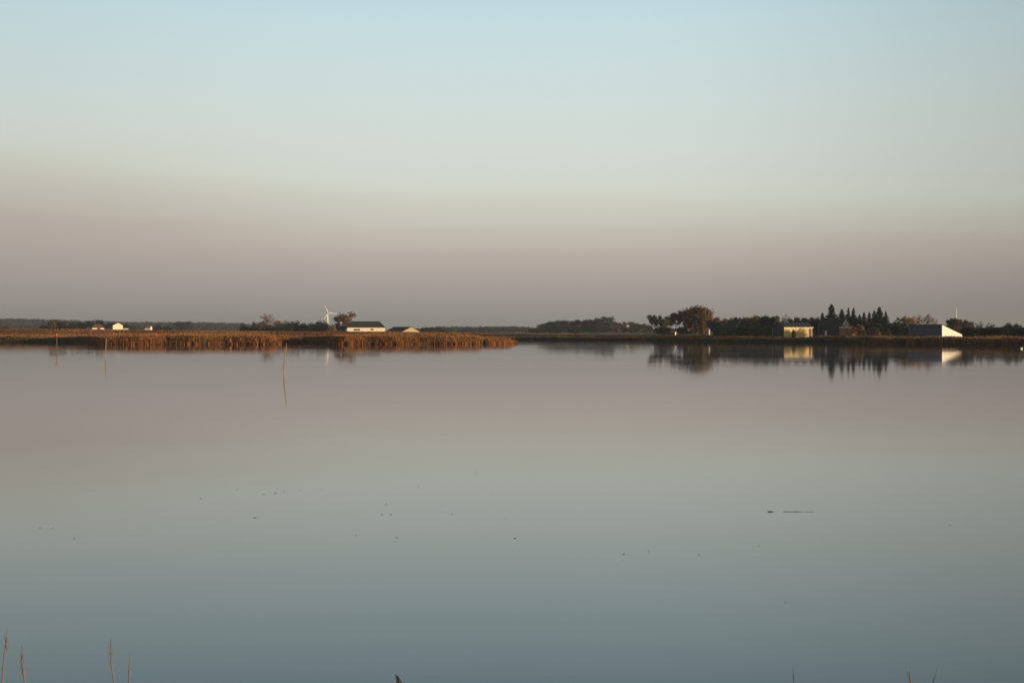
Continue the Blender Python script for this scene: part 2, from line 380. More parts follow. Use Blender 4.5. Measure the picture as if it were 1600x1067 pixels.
isl = lambda p, d: -330 < p < 804 and d < 715 and not (p > 600 and d > 640)
reed_bed('reed_bed', 'rust coloured reed bed along the front of the long low island', isl, -0.6, 13, 13.0, wd=(0.08, 0.17))
reed_bed('reed_bed', 'low rusty sedge fringe at the waterline of the island', isl, -1.9, 0.5, 11.0, 0.36, (0.08, 0.2), 1.0, 0.0)
reed_bed('reed_bed', 'paler marsh reeds standing behind the front edge of the island', isl, 13, 75, 0.9, 0.95, (0.16, 0.34), 1.0, 0.8)
rgt = lambda p, d: d >= 640 and 740 < p < 1345 or p >= 1040
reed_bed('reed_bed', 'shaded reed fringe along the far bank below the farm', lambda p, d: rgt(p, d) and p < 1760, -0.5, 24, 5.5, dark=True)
reed_bed('reed_bed', 'low tan grass on top of the far bank', lambda p, d: rgt(p, d) and p < 1760, 24, 56, 1.4, 0.24, (0.14, 0.30))
n = 60000; x = rng.uniform(-430, 40, n); y = DIKE + rng.uniform(-34, 5, n)
me = reed_mesh('dike_grass', x, y, gz(x, y), 0.30 + 0.25*rng.random(n), 0.14 + 0.2*rng.random(n), np.array([5, 3, 4, 3, 1, 2])[np.digitize(vnoise(x, y*0.5, 26) + rng.normal(0, .12, n), [.3, .42, .52, .62, .74])], .2)
tag(link('dike_grass', me), 'rusty rough grass covering the low dike behind the marsh', 'grass', None, 'stuff')
# a few rounded tussocks at the tip of the island
for k, (p, d, r, h) in enumerate(((744, 566, 2.1, 2.7), (765, 565, 1.7, 2.1), (775, 568, 1.6, 2.2), (784, 572, 1.6, 2.2), (791, 574, 1.5, 2.1), (796, 578, 1.2, 1.8))):
    n = 520; a = rng.random(n) * 2*np.pi; q = np.sqrt(rng.random(n)); cx, cy = PX(p, d), d
    x = cx + np.cos(a)*q*r; y = cy + np.sin(a)*q*r
    me = reed_mesh('tussock', x, y, np.full(n, -0.1), h * (1 - 0.55*q**2) * (0.8 + 0.3*rng.random(n)), 0.10 + 0.12*rng.random(n), np.where(rng.random(n) < 0.6, 0, np.where(rng.random(n) < .5, 2, 3)), 0.2)
    lab = ['yellowish rounded reed tussock where the island begins to narrow', 'low orange reed tussock, first of the row out to the island tip', 'orange reed tussock, second of the row out to the island tip',
           'orange reed tussock, third of the row out to the island tip', 'bright orange reed tussock, last but one before the island tip', 'small orange reed tussock at the very tip of the island'][k]
    tag(link('reed_tussock', me), lab, 'reed tussock', 'reed tussocks at the island tip')

for k, (p, d, r, h, lab) in enumerate(((1372, 578, 2.2, 2.3, 'brown reed tussock below the broad conifer, left one'), (1388, 574, 2.6, 2.6, 'largest brown reed tussock on the far bank below the conifers'), (1425, 564, 1.8, 2.2, 'brown reed tussock on the bank below the shade-coloured long wall'), (1004, 742, 2.0, 2.2, 'orange reed tussock on the bank left of the tall grove'))):
    n = 520; a = rng.random(n) * 2*np.pi; q = np.sqrt(rng.random(n)); x = PX(p, d) + np.cos(a)*q*r; y = d + np.sin(a)*q*r
    me = reed_mesh('tussock', x, y, np.full(n, -0.1), h * (1 - 0.5*q**2) * (0.8 + 0.3*rng.random(n)), 0.10 + 0.12*rng.random(n), np.where(rng.random(n) < 0.6, 3, 1), 0.2)
    tag(link('reed_tussock', me), lab, 'reed tussock', 'reed tussocks on the far bank')

# ------------------------------------------------------------------ trees
def leaf_mesh(name, pts, size, m, vary=0.45, flat=0.0):
    pts = np.asarray(pts); n = len(pts); s = size * (0.6 + 0.8 * rng.random(n))
    u = rng.normal(size=(n, 3)); u /= np.linalg.norm(u, axis=1)[:, None]
    w = rng.normal(size=(n, 3)); w[:, 2] *= (1 - flat); w -= u * (u * w).sum(1)[:, None]; w /= np.linalg.norm(w, axis=1)[:, None]
    u *= s[:, None] * 0.5; w *= s[:, None] * 0.38
    nn = np.cross(u, w); nn /= np.linalg.norm(nn, axis=1)[:, None] + 1e-9
    V = np.stack([pts - u, pts - w*0.9 + nn*s[:, None]*0.08, pts + u, pts + w + nn*s[:, None]*0.08], 1).reshape(-1, 3)
    me = bpy.data.meshes.new(name); me.from_pydata(V.tolist(), [], np.arange(4*n).reshape(-1, 4).tolist()); me.update(); me.materials.append(m)
    c = np.repeat(1 - vary + 2*vary*rng.random((n, 1)), 4, 0)
    setcol(me, np.repeat(c, 3, 1)); return me
# each prototype has height 10 and crown width about 8; placed copies are scaled to size
def deciduous(seed, base=0.25, leaves=1500, nlimb=11, spread=1.0, clump=0.8, size=0.75, flat_top=False, twigs=0):
    r = random.Random(seed); mb = MB(); tips = []
    lean = (r.uniform(-.5, .5), r.uniform(-.5, .5)); H = 9.2
    tp = [(lean[0]*t, lean[1]*t, H*0.82*t) for t in (0, .3, .6, 1)]
    mb.tube([(0, 0, -1.2)] + tp[1:], [.30, .22, .14, .05], 6); tips.append(Vector(tp[-1]))
    for k in range(nlimb):
        f = base + (0.92 - base) * (k + r.random()*.6) / nlimb; a = k * 2.4 + r.uniform(-.4, .4); s = Vector((lean[0]*f, lean[1]*f, H*.82*f))
        prof = math.sin(math.pi * min(1, (0.20 + (f - base) / (1 - base) * (0.62 if not flat_top else 0.40))))
        ln = (1.6 + 2.3 * prof) * spread * r.uniform(.8, 1.15)
        rise = r.uniform(.25, .75) * ln + 0.5
        e = s + Vector((math.cos(a)*ln, math.sin(a)*ln, rise)); mid = (s + e)/2 + Vector((0, 0, -.2))
        mb.tube([s, mid, e], [.10, .07, .03], 5); tips += [e, mid + Vector((r.uniform(-.4,.4), r.uniform(-.4,.4), .6))]
        for j in range(3 + twigs):
            st = s.lerp(e, r.uniform(.4, .95)); b2 = a + r.uniform(-1.3, 1.3); l2 = ln * r.uniform(.25, .5)
            e3 = st + Vector((math.cos(b2)*l2, math.sin(b2)*l2, r.uniform(.1, 1.0)))
            mb.tube([st, e3], [.045, .018], 4); tips.append(e3)
    trunk = mb.mesh('trunk', M['bark'])
    pts = []
    per = max(1, leaves // len(tips))
    for tt in tips:
        rad = clump * r.uniform(.65, 1.3)
        for _ in range(int(per * r.uniform(.5, 1.5))):
            v = Vector((r.gauss(0, 1), r.gauss(0, 1), r.gauss(0, .75))); pts.append(tuple(tt + v * rad * .52))
    P = np.array(pts); P[:, 2] = np.clip(P[:, 2], 0.3, None)
    zt = np.percentile(P[:, 2], 99.3)
    return trunk, P, size, zt
def spruce(seed, broad=1.0, leaves=2000, gappy=0.0):
    r = random.Random(seed); mb = MB(); mb.tube([(0, 0, -1.2), (0, 0, 5), (0, 0, 9.9)], [.24, .13, .02], 6); pts = []
    nw = 17
    for k in range(nw):
        f = k / (nw - 1); z = 1.0 + 8.6 * f; ln = broad * (2.55 * (1 - f) ** 0.85 + .12) * r.uniform(.78, 1.15)
        for j in range(7):
            a = j * 2*math.pi/7 + k * .9 + r.uniform(-.25, .25)
            if r.random() < gappy: continue
            l = ln * r.uniform(.75, 1.12); e = Vector((math.cos(a)*l, math.sin(a)*l, z - .30*l + .1))
            if k % 2 == 0 and j % 2 == 0: mb.tube([(0, 0, z), e], [.04, .012], 4)
            for _ in range(max(3, int(leaves / nw / 7 * (0.35 + 1.3*(1-f))))):
                q = r.random() ** .65; pts.append((e.x*q + r.gauss(0, .10), e.y*q + r.gauss(0, .10), z + (e.z - z)*q + r.gauss(0, .13) - .06))
    for _ in range(40): pts.append((r.gauss(0, .05), r.gauss(0, .05), 9.2 + r.random()*.8))
    return mb.mesh('trunk', M['bark']), np.array(pts), .46, 10.0
def bush(seed, leaves=1800):
    r = random.Random(seed); mb = MB(); pts = []
    lob = [(r.uniform(-2.6, 2.6), r.uniform(-2.4, 2.4), r.uniform(3.6, 7.0), r.uniform(1.6, 2.6)) for _ in range(7)]
    for x, y, z, q in lob:
        mb.tube([(x*.15, y*.15, -1.0), (x*.6, y*.6, z*.5), (x, y, z)], [.16, .10, .04], 5)
        for _ in range(leaves // 7):
            v = Vector((r.gauss(0, 1), r.gauss(0, 1), r.gauss(0, 1))).normalized() * (r.random() ** .4)
            pts.append((x + v.x*q, y + v.y*q, max(.1, z*.60 + v.z*z*.52)))
    P = np.array(pts); return mb.mesh('stem', M['bark']), P, .75, np.percentile(P[:, 2], 99.3)
PROTO = {}
def proto(key, gen):
    trunk, P, size, zt = gen
    w = 2 * np.percentile(np.hypot(P[:, 0] - P[:, 0].mean(), P[:, 1] - P[:, 1].mean()), 88)
    PROTO[key] = dict(trunk=trunk, crown=leaf_mesh('crown', P, size, M['dark']), h=zt, w=w)
for i in range(4): proto('round%d' % i, deciduous(11 + i, .12, 4200, 14, 1.0, 1.35, .72))
for i in range(2): proto('airy%d' % i, deciduous(31 + i, .25, 2200, 13, 1.05, 1.0, .5, False, 3))
for i in range(2): proto('bare%d' % i, deciduous(41 + i, .25, 900, 14, .95, .85, .4, False, 6))
for i in range(3): proto('pine%d' % i, deciduous(51 + i, .48, 2600, 10, 1.0, 1.15, .6, True))
for i in range(3): proto('spruce%d' % i, spruce(61 + i, 1.0, 3000, .16 - .05 * i))
proto('broad0', spruce(71, 1.25, 3000)); proto('broad1', spruce(72, 1.15, 2600, .05))
for i in range(3): proto('bush%d' % i, bush(81 + i))
CATS = {'bush': ('shrub', 'shrub'), 'spruce': ('spruce_tree', 'spruce'), 'broad': ('conifer_tree', 'conifer'), 'pine': ('tall_tree', 'tree'), 'round': ('leafy_tree', 'tree'), 'airy': ('thin_tree', 'tree'), 'bare': ('bare_tree', 'tree')}
def tree(key, px, top, d, wpx, m, label, group):
    p = PROTO[key]; x, y = PX(px, d), d; g = gz1(x, y); H = PZ(top, d) - g
    kind = key.rstrip('0123456789'); nm, cat = CATS[kind]
    o = empty(nm, (x, y, g), rng.random() * 6.283, label, cat, group)
    s = wpx * d / F / p['w'] * {'spruce': 1.3, 'round': 1.12, 'pine': 1.1, 'bush': 1.1}.get(kind, 1.05); o.scale = (s, s, H / p['h'])
    link('stem' if kind == 'bush' else 'trunk', p['trunk'], o)
    c = link('crown', p['crown'], o); c.material_slots[0].link = 'OBJECT'; c.material_slots[0].material = M[m]
    return o
G = {'a': 'trees round the white houses beyond the dike', 'b': 'trees and bushes beside the wind turbine', 'c': 'dark wood beyond the channel', 'd': 'tall grove by the small red-roofed cottage',
     'e': 'autumn trees left of the yellow house', 'f': 'conifers behind the dark-roofed house', 'g': 'bare trees beside the white shed', 'h': 'hedge trees right of the white shed'}
TREES = [
 ('bush0', 8, 510, 1330, 14, 'dark', 'low dark bush on the dike skyline at the far left end', 'a'),
 ('bush1', 72, 508.5, 1330, 16, 'dark', 'low dark bush just left of the round brown tree', 'a'),
 ('round0', 91, 500.5, 1350, 23, 'mauve', 'round brownish tree standing alone left of the white houses', 'a'),
 ('bush2', 113, 505, 1340, 18, 'dark', 'dark bush between the round brown tree and the hip-roofed house', 'a'),
 ('round1', 126, 503.5, 1350, 24, 'dark', 'broad dark tree behind the left end of the hip-roofed house', 'a'),
 ('bush0', 141, 505, 1345, 18, 'dark', 'dark bush rising behind the middle of the hip-roofed house', 'a'),
 ('round2', 156, 500.5, 1400, 10, 'dark', 'small dark tree top poking above the hip-roofed house', 'a'),
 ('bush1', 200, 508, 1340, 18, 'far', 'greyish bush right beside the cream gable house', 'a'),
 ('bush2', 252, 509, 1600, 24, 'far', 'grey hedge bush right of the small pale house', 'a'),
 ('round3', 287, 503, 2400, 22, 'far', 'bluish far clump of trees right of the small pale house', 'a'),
 ('bush0', 381, 506.5, 1300, 11, 'dark', 'small dark bush left of the spreading bare tree', 'b'),
 ('bush1', 396, 511, 1300, 18, 'dark', 'low dark bush under the left side of the bare tree', 'b'),
 ('airy0', 405, 502, 1320, 20, 'mauve', 'thin brown tree on the left flank of the tallest bare tree', 'b'),
 ('bare0', 418, 490, 1310, 19, 'mauve', 'tallest bare tree with pinkish twigs left of the turbine', 'b'),
 ('bush2', 420, 510.5, 1290, 24, 'dark', 'low dark bush at the foot of the tallest bare tree', 'b'),
 ('airy1', 440, 500.5, 1350, 23, 'brown', 'flat-topped thin tree between bare tree and dark bushes', 'b'),
 ('bush0', 441, 507, 1250, 20, 'dark', 'first dark bush of the row leading to the turbine', 'b'),
 ('bush1', 454, 504.5, 1255, 21, 'dark', 'second dark bush of the row leading to the turbine', 'b'),
 ('bush2', 468, 504.5, 1260, 19, 'dark', 'middle dark bush of the row leading to the turbine', 'b'),
 ('bush0', 484, 506.5, 1250, 18, 'dark', 'dark bush with a dip before it, left of the turbine', 'b'),
 ('bush1', 498, 503.5, 1255, 22, 'dark', 'tall dark bush just left of the turbine tower', 'b'),
 ('bush2', 509, 505.5, 1250, 13, 'dark', 'dark bush in front of the turbine tower', 'b'),
 ('bush0', 519, 509, 1240, 17, 'brown', 'low brown bush between turbine and cream barn', 'b'),
 ('round1', 536, 490.5, 1400, 25, 'brown', 'brown autumn tree behind the left end of the cream barn', 'b'),
 ('bush1', 667, 512.5, 1500, 18, 'far', 'dark grey bush right of the low-gabled hall', 'b'),
 ('bush2', 683, 511.5, 1520, 22, 'far', 'wider grey bush second to the right of the low-gabled hall', 'b'),
 ('bush0', 838, 513, 1750, 20, 'far', 'low bush where the dark wood begins on its left', 'c'),
 ('round0', 851, 506.5, 1850, 20, 'dark', 'leftmost full tree of the dark wood', 'c'),
 ('round1', 863, 502.5, 1850, 21, 'dark', 'second tree from the left of the dark wood', 'c'),
 ('round2', 876, 501.5, 1880, 20, 'dark', 'third tree from the left of the dark wood', 'c'),
 ('round3', 890, 503, 1850, 19, 'dark', 'fourth tree of the dark wood, in a slight dip', 'c'),
 ('round0', 904, 500.5, 1850, 22, 'dark', 'fifth tree of the dark wood, at its middle', 'c'),
 ('round1', 919, 501.5, 1860, 20, 'dark', 'sixth tree of the dark wood, left of its tallest trees', 'c'),
 ('round2', 932, 500, 1850, 18, 'dark', 'seventh tree of the dark wood, beside the tallest tree', 'c'),
 ('round3', 944, 496, 1830, 23, 'far', 'tallest tree of the dark wood, with a domed crown', 'c'),
 ('round0', 958, 503.5, 1850, 17, 'olive', 'olive tree on the right shoulder of the tallest domed tree', 'c'),
 ('round1', 971, 505, 1850, 17, 'olive', 'olive tree left of the tiny white house', 'c'),
 ('round2', 986, 503.5, 1860, 19, 'olive', 'olive tree behind the tiny white house', 'c'),
 ('round3', 1000, 506.5, 1850, 20, 'far', 'greyish tree right of the tiny white house', 'c'),
 ('bush1', 1012, 508.5, 1700, 14, 'far', 'greyish bush at the right end of the dark wood', 'c'),
 ('bush2', 868, 512, 1700, 30, 'dark', 'wide undergrowth bush below the left part of dark wood', 'c'),
 ('bush0', 900, 511, 1700, 32, 'dark', 'wide undergrowth bush below the middle of the dark wood', 'c'),
 ('bush1', 934, 511, 1700, 32, 'dark', 'wide undergrowth bush below the tallest domed tree', 'c'),
 ('bush1', 963.5, 511.5, 1500, 8, 'red', 'small reddish shrub in front of the dark wood', 'c'),
 ('bush0', 981, 511.3, 1715, 12, 'olive', 'small olive shrub hiding the foot of the tiny white house', 'c'),
 ('bush2', 988, 510.3, 1700, 42, 'olive', 'wide undergrowth bush below the tiny white house', 'c'),
 ('pine0', 1023, 492.5, 930, 18, 'olive', 'umbrella-crowned tree at the left edge of the tall grove', 'd'),
 ('pine1', 1036, 495.5, 950, 14, 'olive', 'lower umbrella-crowned tree second from left in the grove', 'd'),
 ('pine2', 1047, 494, 960, 15, 'olive', 'umbrella-crowned tree directly above the red-roofed cottage', 'd'),
 ('pine0', 1056, 489, 930, 17, 'olive', 'tall bare-trunked tree just right of the red-roofed cottage', 'd'),
 ('pine1', 1069, 485.5, 930, 19, 'olive', 'tall tree left of the two highest autumn trees', 'd'),
 ('round1', 1083, 481, 925, 25, 'brown', 'highest brown autumn tree of the tall grove', 'd'),
 ('round2', 1099, 481.5, 920, 26, 'brown', 'highest orange-brown tree at the right of the grove', 'd'),
 ('airy1', 1105, 489, 910, 18, 'brown', 'thin brown tree on the right slope of the grove', 'd'),
 ('bush0', 1036, 508, 970, 22, 'mauve', 'purplish shrub under the left trees of the grove', 'd'),
 ('bush1', 1070, 511, 960, 20, 'green', 'green shrub under the middle trunks of the grove', 'd'),
 ('bush2', 1089, 504, 950, 24, 'brown', 'brown shrub under the highest autumn trees', 'd'),
 ('bush0', 1103, 502, 930, 18, 'brown', 'brown shrub behind the pale post', 'd'),
 ('round3', 1117, 497, 820, 18, 'mauve', 'purplish round tree above the little sunlit gable', 'e'),
 ('bush1', 1131, 500, 815, 18, 'mauve', 'purplish shrub between round tree and steep dark roof', 'e'),
 ('airy0', 1144, 496.5, 840, 24, 'ochre', 'ochre tree crown showing over the steep dark roof', 'e'),
 ('round0', 1156, 497, 830, 16, 'dark', 'dark tree at the right corner of the steep dark roof', 'e'),
 ('round1', 1169, 496, 825, 23, 'rust', 'orange-brown round tree right of the steep dark roof', 'e'),
 ('round2', 1181, 497, 820, 15, 'ochre', 'narrow ochre tree between orange tree and dark tree', 'e'),
 ('round3', 1193, 494.5, 820, 22, 'dark', 'dark green domed tree left of the yellow house', 'e'),
 ('round0', 1207, 495, 815, 19, 'dark', 'second dark domed tree, nearer the yellow house', 'e'),
 ('bush2', 1217, 500, 800, 15, 'mauve', 'purplish shrub behind the gable of the yellow house', 'e'),
 ('bare1', 1228, 491, 800, 13, 'mauve', 'bare tree rising over the left end of yellow house', 'e'),
 ('round1', 1241, 497.5, 800, 16, 'dark', 'dark crown showing over the panelled roof', 'e'),
 ('round2', 1256, 497.5, 805, 16, 'mauve', 'purplish crown over the right half of panelled roof', 'e'),
 ('round3', 1270, 497, 800, 15, 'brown', 'brown crown between panelled roof and dark-roofed house', 'e'),
 ('bush0', 1128, 510, 790, 22, 'dark', 'low dark shrub in front of the purplish trees', 'e'),
 ('bush1', 1163, 510, 770, 22, 'dark', 'low dark shrub right of the steep dark roof', 'e'),
 ('bush2', 1182, 511, 760, 22, 'green', 'low green shrub under the narrow ochre tree', 'e'),
 ('bush0', 1199, 510, 750, 18, 'green', 'low green shrub beside the dark gable of yellow house', 'e'),
 ('bush1', 1240, 516, 676, 6, 'green', 'small green shrub in front of the yellow wall', 'e'),
 ('round1', 1279, 500, 775, 18, 'dark', 'dark rounded crown left of the spruces, over the dark roof', 'f'),
 ('bush0', 1306, 494, 790, 24, 'spruce', 'dark shrubby crown filling in under the tallest spruce', 'f'),
 ('bush1', 1326, 494, 790, 24, 'spruce', 'dark shrubby crown filling in under the slim pair', 'f'),
 ('spruce1', 1285, 489, 770, 14, 'spruce', 'short ragged spruce above the dark roof, first from left', 'f'),
 ('spruce0', 1299, 475.5, 765, 19, 'spruce', 'tallest spruce with a sharp tip above the dark roof', 'f'),
 ('spruce2', 1315.5, 483.5, 770, 15, 'spruce', 'spruce between the tallest spruce and the slim pair', 'f'),
 ('spruce0', 1325.5, 481, 775, 9, 'spruce', 'very slim spruce, the narrower of the slim pair', 'f'),
 ('spruce1', 1333.5, 481.5, 770, 13, 'spruce', 'dense spruce right beside the very slim one', 'f'),
 ('spruce2', 1350, 488.5, 760, 11, 'spruce', 'lower spruce right of the gap, left of its twin', 'f'),
 ('spruce0', 1358, 488, 765, 11, 'spruce', 'lower spruce beside the broad dark conifer', 'f'),
 ('broad0', 1374, 480, 750, 27, 'spruce', 'broad dense dark conifer, widest of the row', 'f'),
 ('broad1', 1384, 487, 745, 15, 'spruce', 'dark conifer leaning on the right of the broad one', 'f'),
 ('spruce2', 1343, 492, 772, 12, 'spruce', 'low spruce filling the gap between the two conifer groups', 'f'),
 ('spruce1', 1366, 485.5, 768, 14, 'spruce', 'spruce tip just left of the broad dark conifer', 'f'),
 ('bush2', 1343, 498, 740, 20, 'dark', 'dark shrub in the gap between the conifers', 'f'),
 ('bush0', 1360, 500, 735, 24, 'dark', 'dark shrub at the foot of the broad conifer', 'f'),
 ('bush1', 1340, 509, 720, 18, 'brown', 'brown shrub right of the brick wall', 'f'),
 ('bush2', 1385, 509, 700, 26, 'dark', 'low dark hedge bush below the broad conifer', 'f'),
 ('bush0', 1362, 513, 690, 24, 'mauve', 'low purplish shrub between brick wall and conifers', 'f'),
 ('bush1', 1398, 503, 690, 18, 'mauve', 'purplish shrub between the conifers and the shed', 'g'),
 ('airy0', 1411, 494.5, 680, 18, 'olive', 'olive thin tree first left of the white shed', 'g'),
 ('bush2', 1408, 507, 660, 22, 'dark', 'dark shrub against the left end of the shed', 'g'),
 ('airy1', 1428, 495, 670, 21, 'ochre', 'ochre thin tree above the shed roof', 'g'),
 ('bare0', 1444, 491.5, 680, 20, 'mauve', 'tallest bare tree with fine twigs over the shed roof', 'g'),
 ('bare1', 1457, 493.5, 680, 15, 'rust', 'pinkish bare tree nearest the shed peak', 'g'),
 ('round0', 1486, 498.5, 700, 13, 'dark', 'dark tree behind the sloping end of the shed', 'g'),
 ('round1', 1496, 498.5, 705, 13, 'mauve', 'greyish tree at the foot of the white mast', 'g'),
 ('bush0', 1494, 506, 640, 20, 'mauve', 'purplish shrub behind the low end of the shed', 'h'),
 ('round2', 1508.5, 500.5, 640, 11, 'olive', 'olive pointed tree right of the white mast', 'h'),
 ('round3', 1516, 503.5, 640, 9, 'olive', 'small olive tree beside the pointed one', 'h'),
 ('bare1', 1529, 502, 640, 14, 'mauve', 'small purplish bare tree rising out of the hedge', 'h'),
 ('bush1', 1511, 511, 600, 22, 'dark', 'dark hedge bush next to the low end of shed', 'h'),
 ('bush2', 1531, 512, 595, 22, 'dark', 'dark hedge bush below the purplish bare tree', 'h'),
 ('bush0', 1551, 507.5, 600, 22, 'dark', 'raised dark hedge bush in the middle of the hedge', 'h'),
 ('bush1', 1568, 510.5, 590, 22, 'dark', 'dark hedge bush left of the highest hedge tree', 'h'),
 ('round1', 1581, 506, 600, 15, 'olive', 'highest hedge tree near the far right end', 'h'),
 ('bush2', 1594, 510, 590, 20, 'dark', 'last dark hedge bush at the right end', 'h'),
 ('bush0', 1618, 509, 585, 24, 'dark', 'hedge bush continuing beyond the right end', 'h'),
]
for a_ in TREES: tree(*a_[:-1], G[a_[-1]])
# far woods that read as one mass
def wood(name, label, prof, d0, d1, th, n, m, per=42, size=2.6):
    P = []
    pxs, pys = zip(*prof)
    for k in range(n):
        px = rng.uniform(pxs[0], pxs[-1]); d = rng.uniform(d0, d1); x = PX(px, d); top = PZ(np.interp(px, pxs, pys) + rng.normal(0, .5) + rng.random()*1.2, d)
        g = gz1(x, d); h = max(4, min(top - g, th * rng.uniform(.9, 1.25))); w = th * rng.uniform(.34, .55)
        u = rng.normal(size=(per, 3)); u /= np.linalg.norm(u, axis=1)[:, None]; u *= (rng.random((per, 1)) ** .35)
        P.append(np.stack([x + u[:, 0]*w, d + u[:, 1]*w, g + h*.54 + u[:, 2]*h*.46], 1))
    return tag(link(name, leaf_mesh(name, np.vstack(P), size, M[m], .3)), label, 'wood', None, 'stuff')
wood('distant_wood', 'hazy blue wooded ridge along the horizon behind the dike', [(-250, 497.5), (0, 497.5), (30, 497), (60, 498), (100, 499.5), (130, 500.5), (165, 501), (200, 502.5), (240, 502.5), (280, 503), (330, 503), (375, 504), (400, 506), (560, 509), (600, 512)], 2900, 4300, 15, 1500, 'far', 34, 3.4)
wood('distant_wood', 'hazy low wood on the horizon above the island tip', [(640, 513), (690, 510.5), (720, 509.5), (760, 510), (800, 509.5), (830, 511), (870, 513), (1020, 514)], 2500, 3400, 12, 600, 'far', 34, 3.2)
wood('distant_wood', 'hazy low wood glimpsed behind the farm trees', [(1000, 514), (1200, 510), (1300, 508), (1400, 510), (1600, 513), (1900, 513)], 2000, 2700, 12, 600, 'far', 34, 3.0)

# ------------------------------------------------------------------ buildings
def house(name, label, cat, px, d, rot, Lx, Wy, eave, ridge, mw, mr, hip=0.0, over=0.35, mono=False, fascia=None, sink=0.6):
    x, y = PX(px, d), d; r = R(rot) - math.atan((px - 800) / F); g = gz1(x, y)
    o = empty(name, (x, y, g), r, label, cat)
    he = PZ(eave, d) - g; hr = PZ(ridge, d) - g; a, c = Lx/2, Wy/2
    w = MB()
    if mono:                                              # tall front, roof falling to the back
        vs = [(-a,-c,-sink),(a,-c,-sink),(a,c,-sink),(-a,c,-sink),(-a,-c,hr),(a,-c,hr),(a,c,he),(-a,c,he)]
        sides = [([0,1,5,4], 'w'), ([2,3,7,6], 'w'), ([1,2,6,5], 'g'), ([3,0,4,7], 'w')]
        for ids, kk in sides:
            ww = MB().add([vs[i] for i in ids], [(0,1,2,3)])
            n_ = (Vector(vs[ids[1]]) - Vector(vs[ids[0]])).cross(Vector((0,0,1))).normalized() * 0.2
            ww.add([Vector(vs[i]) - n_ for i in ids], [(3,2,1,0)])
            ww.build('gable_wall' if kk == 'g' else 'wall', mw[1] if kk == 'g' else mw[0], o)
        q = [(-a-over,-c-over,hr+.03+over*(hr-he)/Wy),(a+over,-c-over,hr+.03+over*(hr-he)/Wy),(a+over,c+over,he+.03-over*(hr-he)/Wy),(-a-over,c+over,he+.03-over*(hr-he)/Wy)]
        roof = MB().slab([Vector(p) + Vector((0,0,.16)) for p in q], .15).build('roof', mr, o)
        return o, he, hr
    if hip:
        w.box(-a, a, -c, c, -sink, he)
        w.build('wall', mw[0], o)
        rf = MB(); A, C, z0 = a+over, c+over, he+.02-over*(hr-he)/c
        e = [(-A,-C,z0),(A,-C,z0),(A,C,z0),(-A,C,z0),(-a+hip,0,hr),(a-hip,0,hr)]
        rf.add(e + [(-A,-C,z0-.15),(A,-C,z0-.15),(A,C,z0-.15),(-A,C,z0-.15)],
               [(0,1,5,4),(1,2,5),(2,3,4,5),(3,0,4),(9,8,7,6),(0,6,7,1),(1,7,8,2),(2,8,9,3),(3,9,6,0)])
        rf.build('roof', mr, o)
    else:
        # long walls and gables as separate wall meshes, each 0.25 m thick
        t_ = .25
        MB().box(-a, a, -c, -c+t_, -sink, he).build('wall', mw[0], o)
        MB().box(-a, a, c-t_, c, -sink, he).build('wall', mw[0], o)
        for s in (-1, 1):
            x0, x1 = (a-t_, a) if s > 0 else (-a, -a+t_)
            pr = [(-c+t_+.003, -sink), (c-t_-.003, -sink), (c-t_-.003, he+(hr-he)*t_/c-.03), (0, hr-.03), (-c+t_+.003, he+(hr-he)*t_/c-.03)]
            x0 += .003; x1 -= .003
            vs = [(x0, p[0], p[1]) for p in pr] + [(x1, p[0], p[1]) for p in pr]
            MB().add(vs, [(4,3,2,1,0),(5,6,7,8,9)] + [(i,(i+1)%5,5+(i+1)%5,5+i) for i in range(5)]).build('gable_wall', mw[1] if (s > 0 and len(mw) > 1) else mw[0], o)
        k = (hr-he)/c; z0 = he - over*k
        rf = MB()
        rf.slab([(-a-over,-c-over,z0+.2),(a+over,-c-over,z0+.2),(a+over,0,hr+.2),(-a-over,0,hr+.2)], .16)
        rf.slab([(a+over,c+over,z0+.2),(-a-over,c+over,z0+.2),(-a-over,0,hr+.2),(a+over,0,hr+.2)], .16)
        rf.build('roof', mr, o)
    return o, he, hr

# cream barn with a long dark hipped roof, and its low annex
o, he, hr = house('barn', 'long cream-walled barn with a dark hipped roof near the wind turbine', 'barn', 571, 1150, 6, 27.2, 11, 511.2, 502, [M['cream']], M['roofdark'], hip=3.6, over=.5)
for x0, x1, z0, z1 in ((-9.0, -4.4, he-2.3, he-1.3), (3.2, 5.2, he-2.1, he-1.1)):
    w = MB().box(x0, x1, -5.56, -5.503, z0, z1).build('window', M['glass'], o)
    MB().box(x0-.12, x1+.12, -5.54, -5.502, z0-.14, z0-.005).build('sill', M['slate'], w)
MB().box(-13.4, 13.4, -6.08, -6.005, he-.75, he-.42).build('fascia', M['white'], o)
o, he, hr = house('annex', 'low blue-grey annex with a tall white chimney left of the cream barn', 'outbuilding', 533, 1165, 4, 6.0, 6, 513.5, 509.5, [M['slate']], M['roofdark'])
ch = MB().box(-.45, .45, -.45, .45, hr-.6, PZ(503.8, 1165)-gz1(PX(533, 1165), 1165)).build('chimney', M['white'], o)
MB().box(-.52, .52, -.52, .52, PZ(503.8, 1165)-gz1(PX(533, 1165), 1165)+.002, PZ(503.8, 1165)-gz1(PX(533, 1165), 1165)+.2).build('chimney_cap', M['white'], ch)
house('hall', 'wide low hall with a sunlit cream gable right of the cream barn', 'barn', 629, 1150, -45, 17, 18, 518.2, 511, [M['slate'], M['dullcream']], M['roofdark'], over=.4)
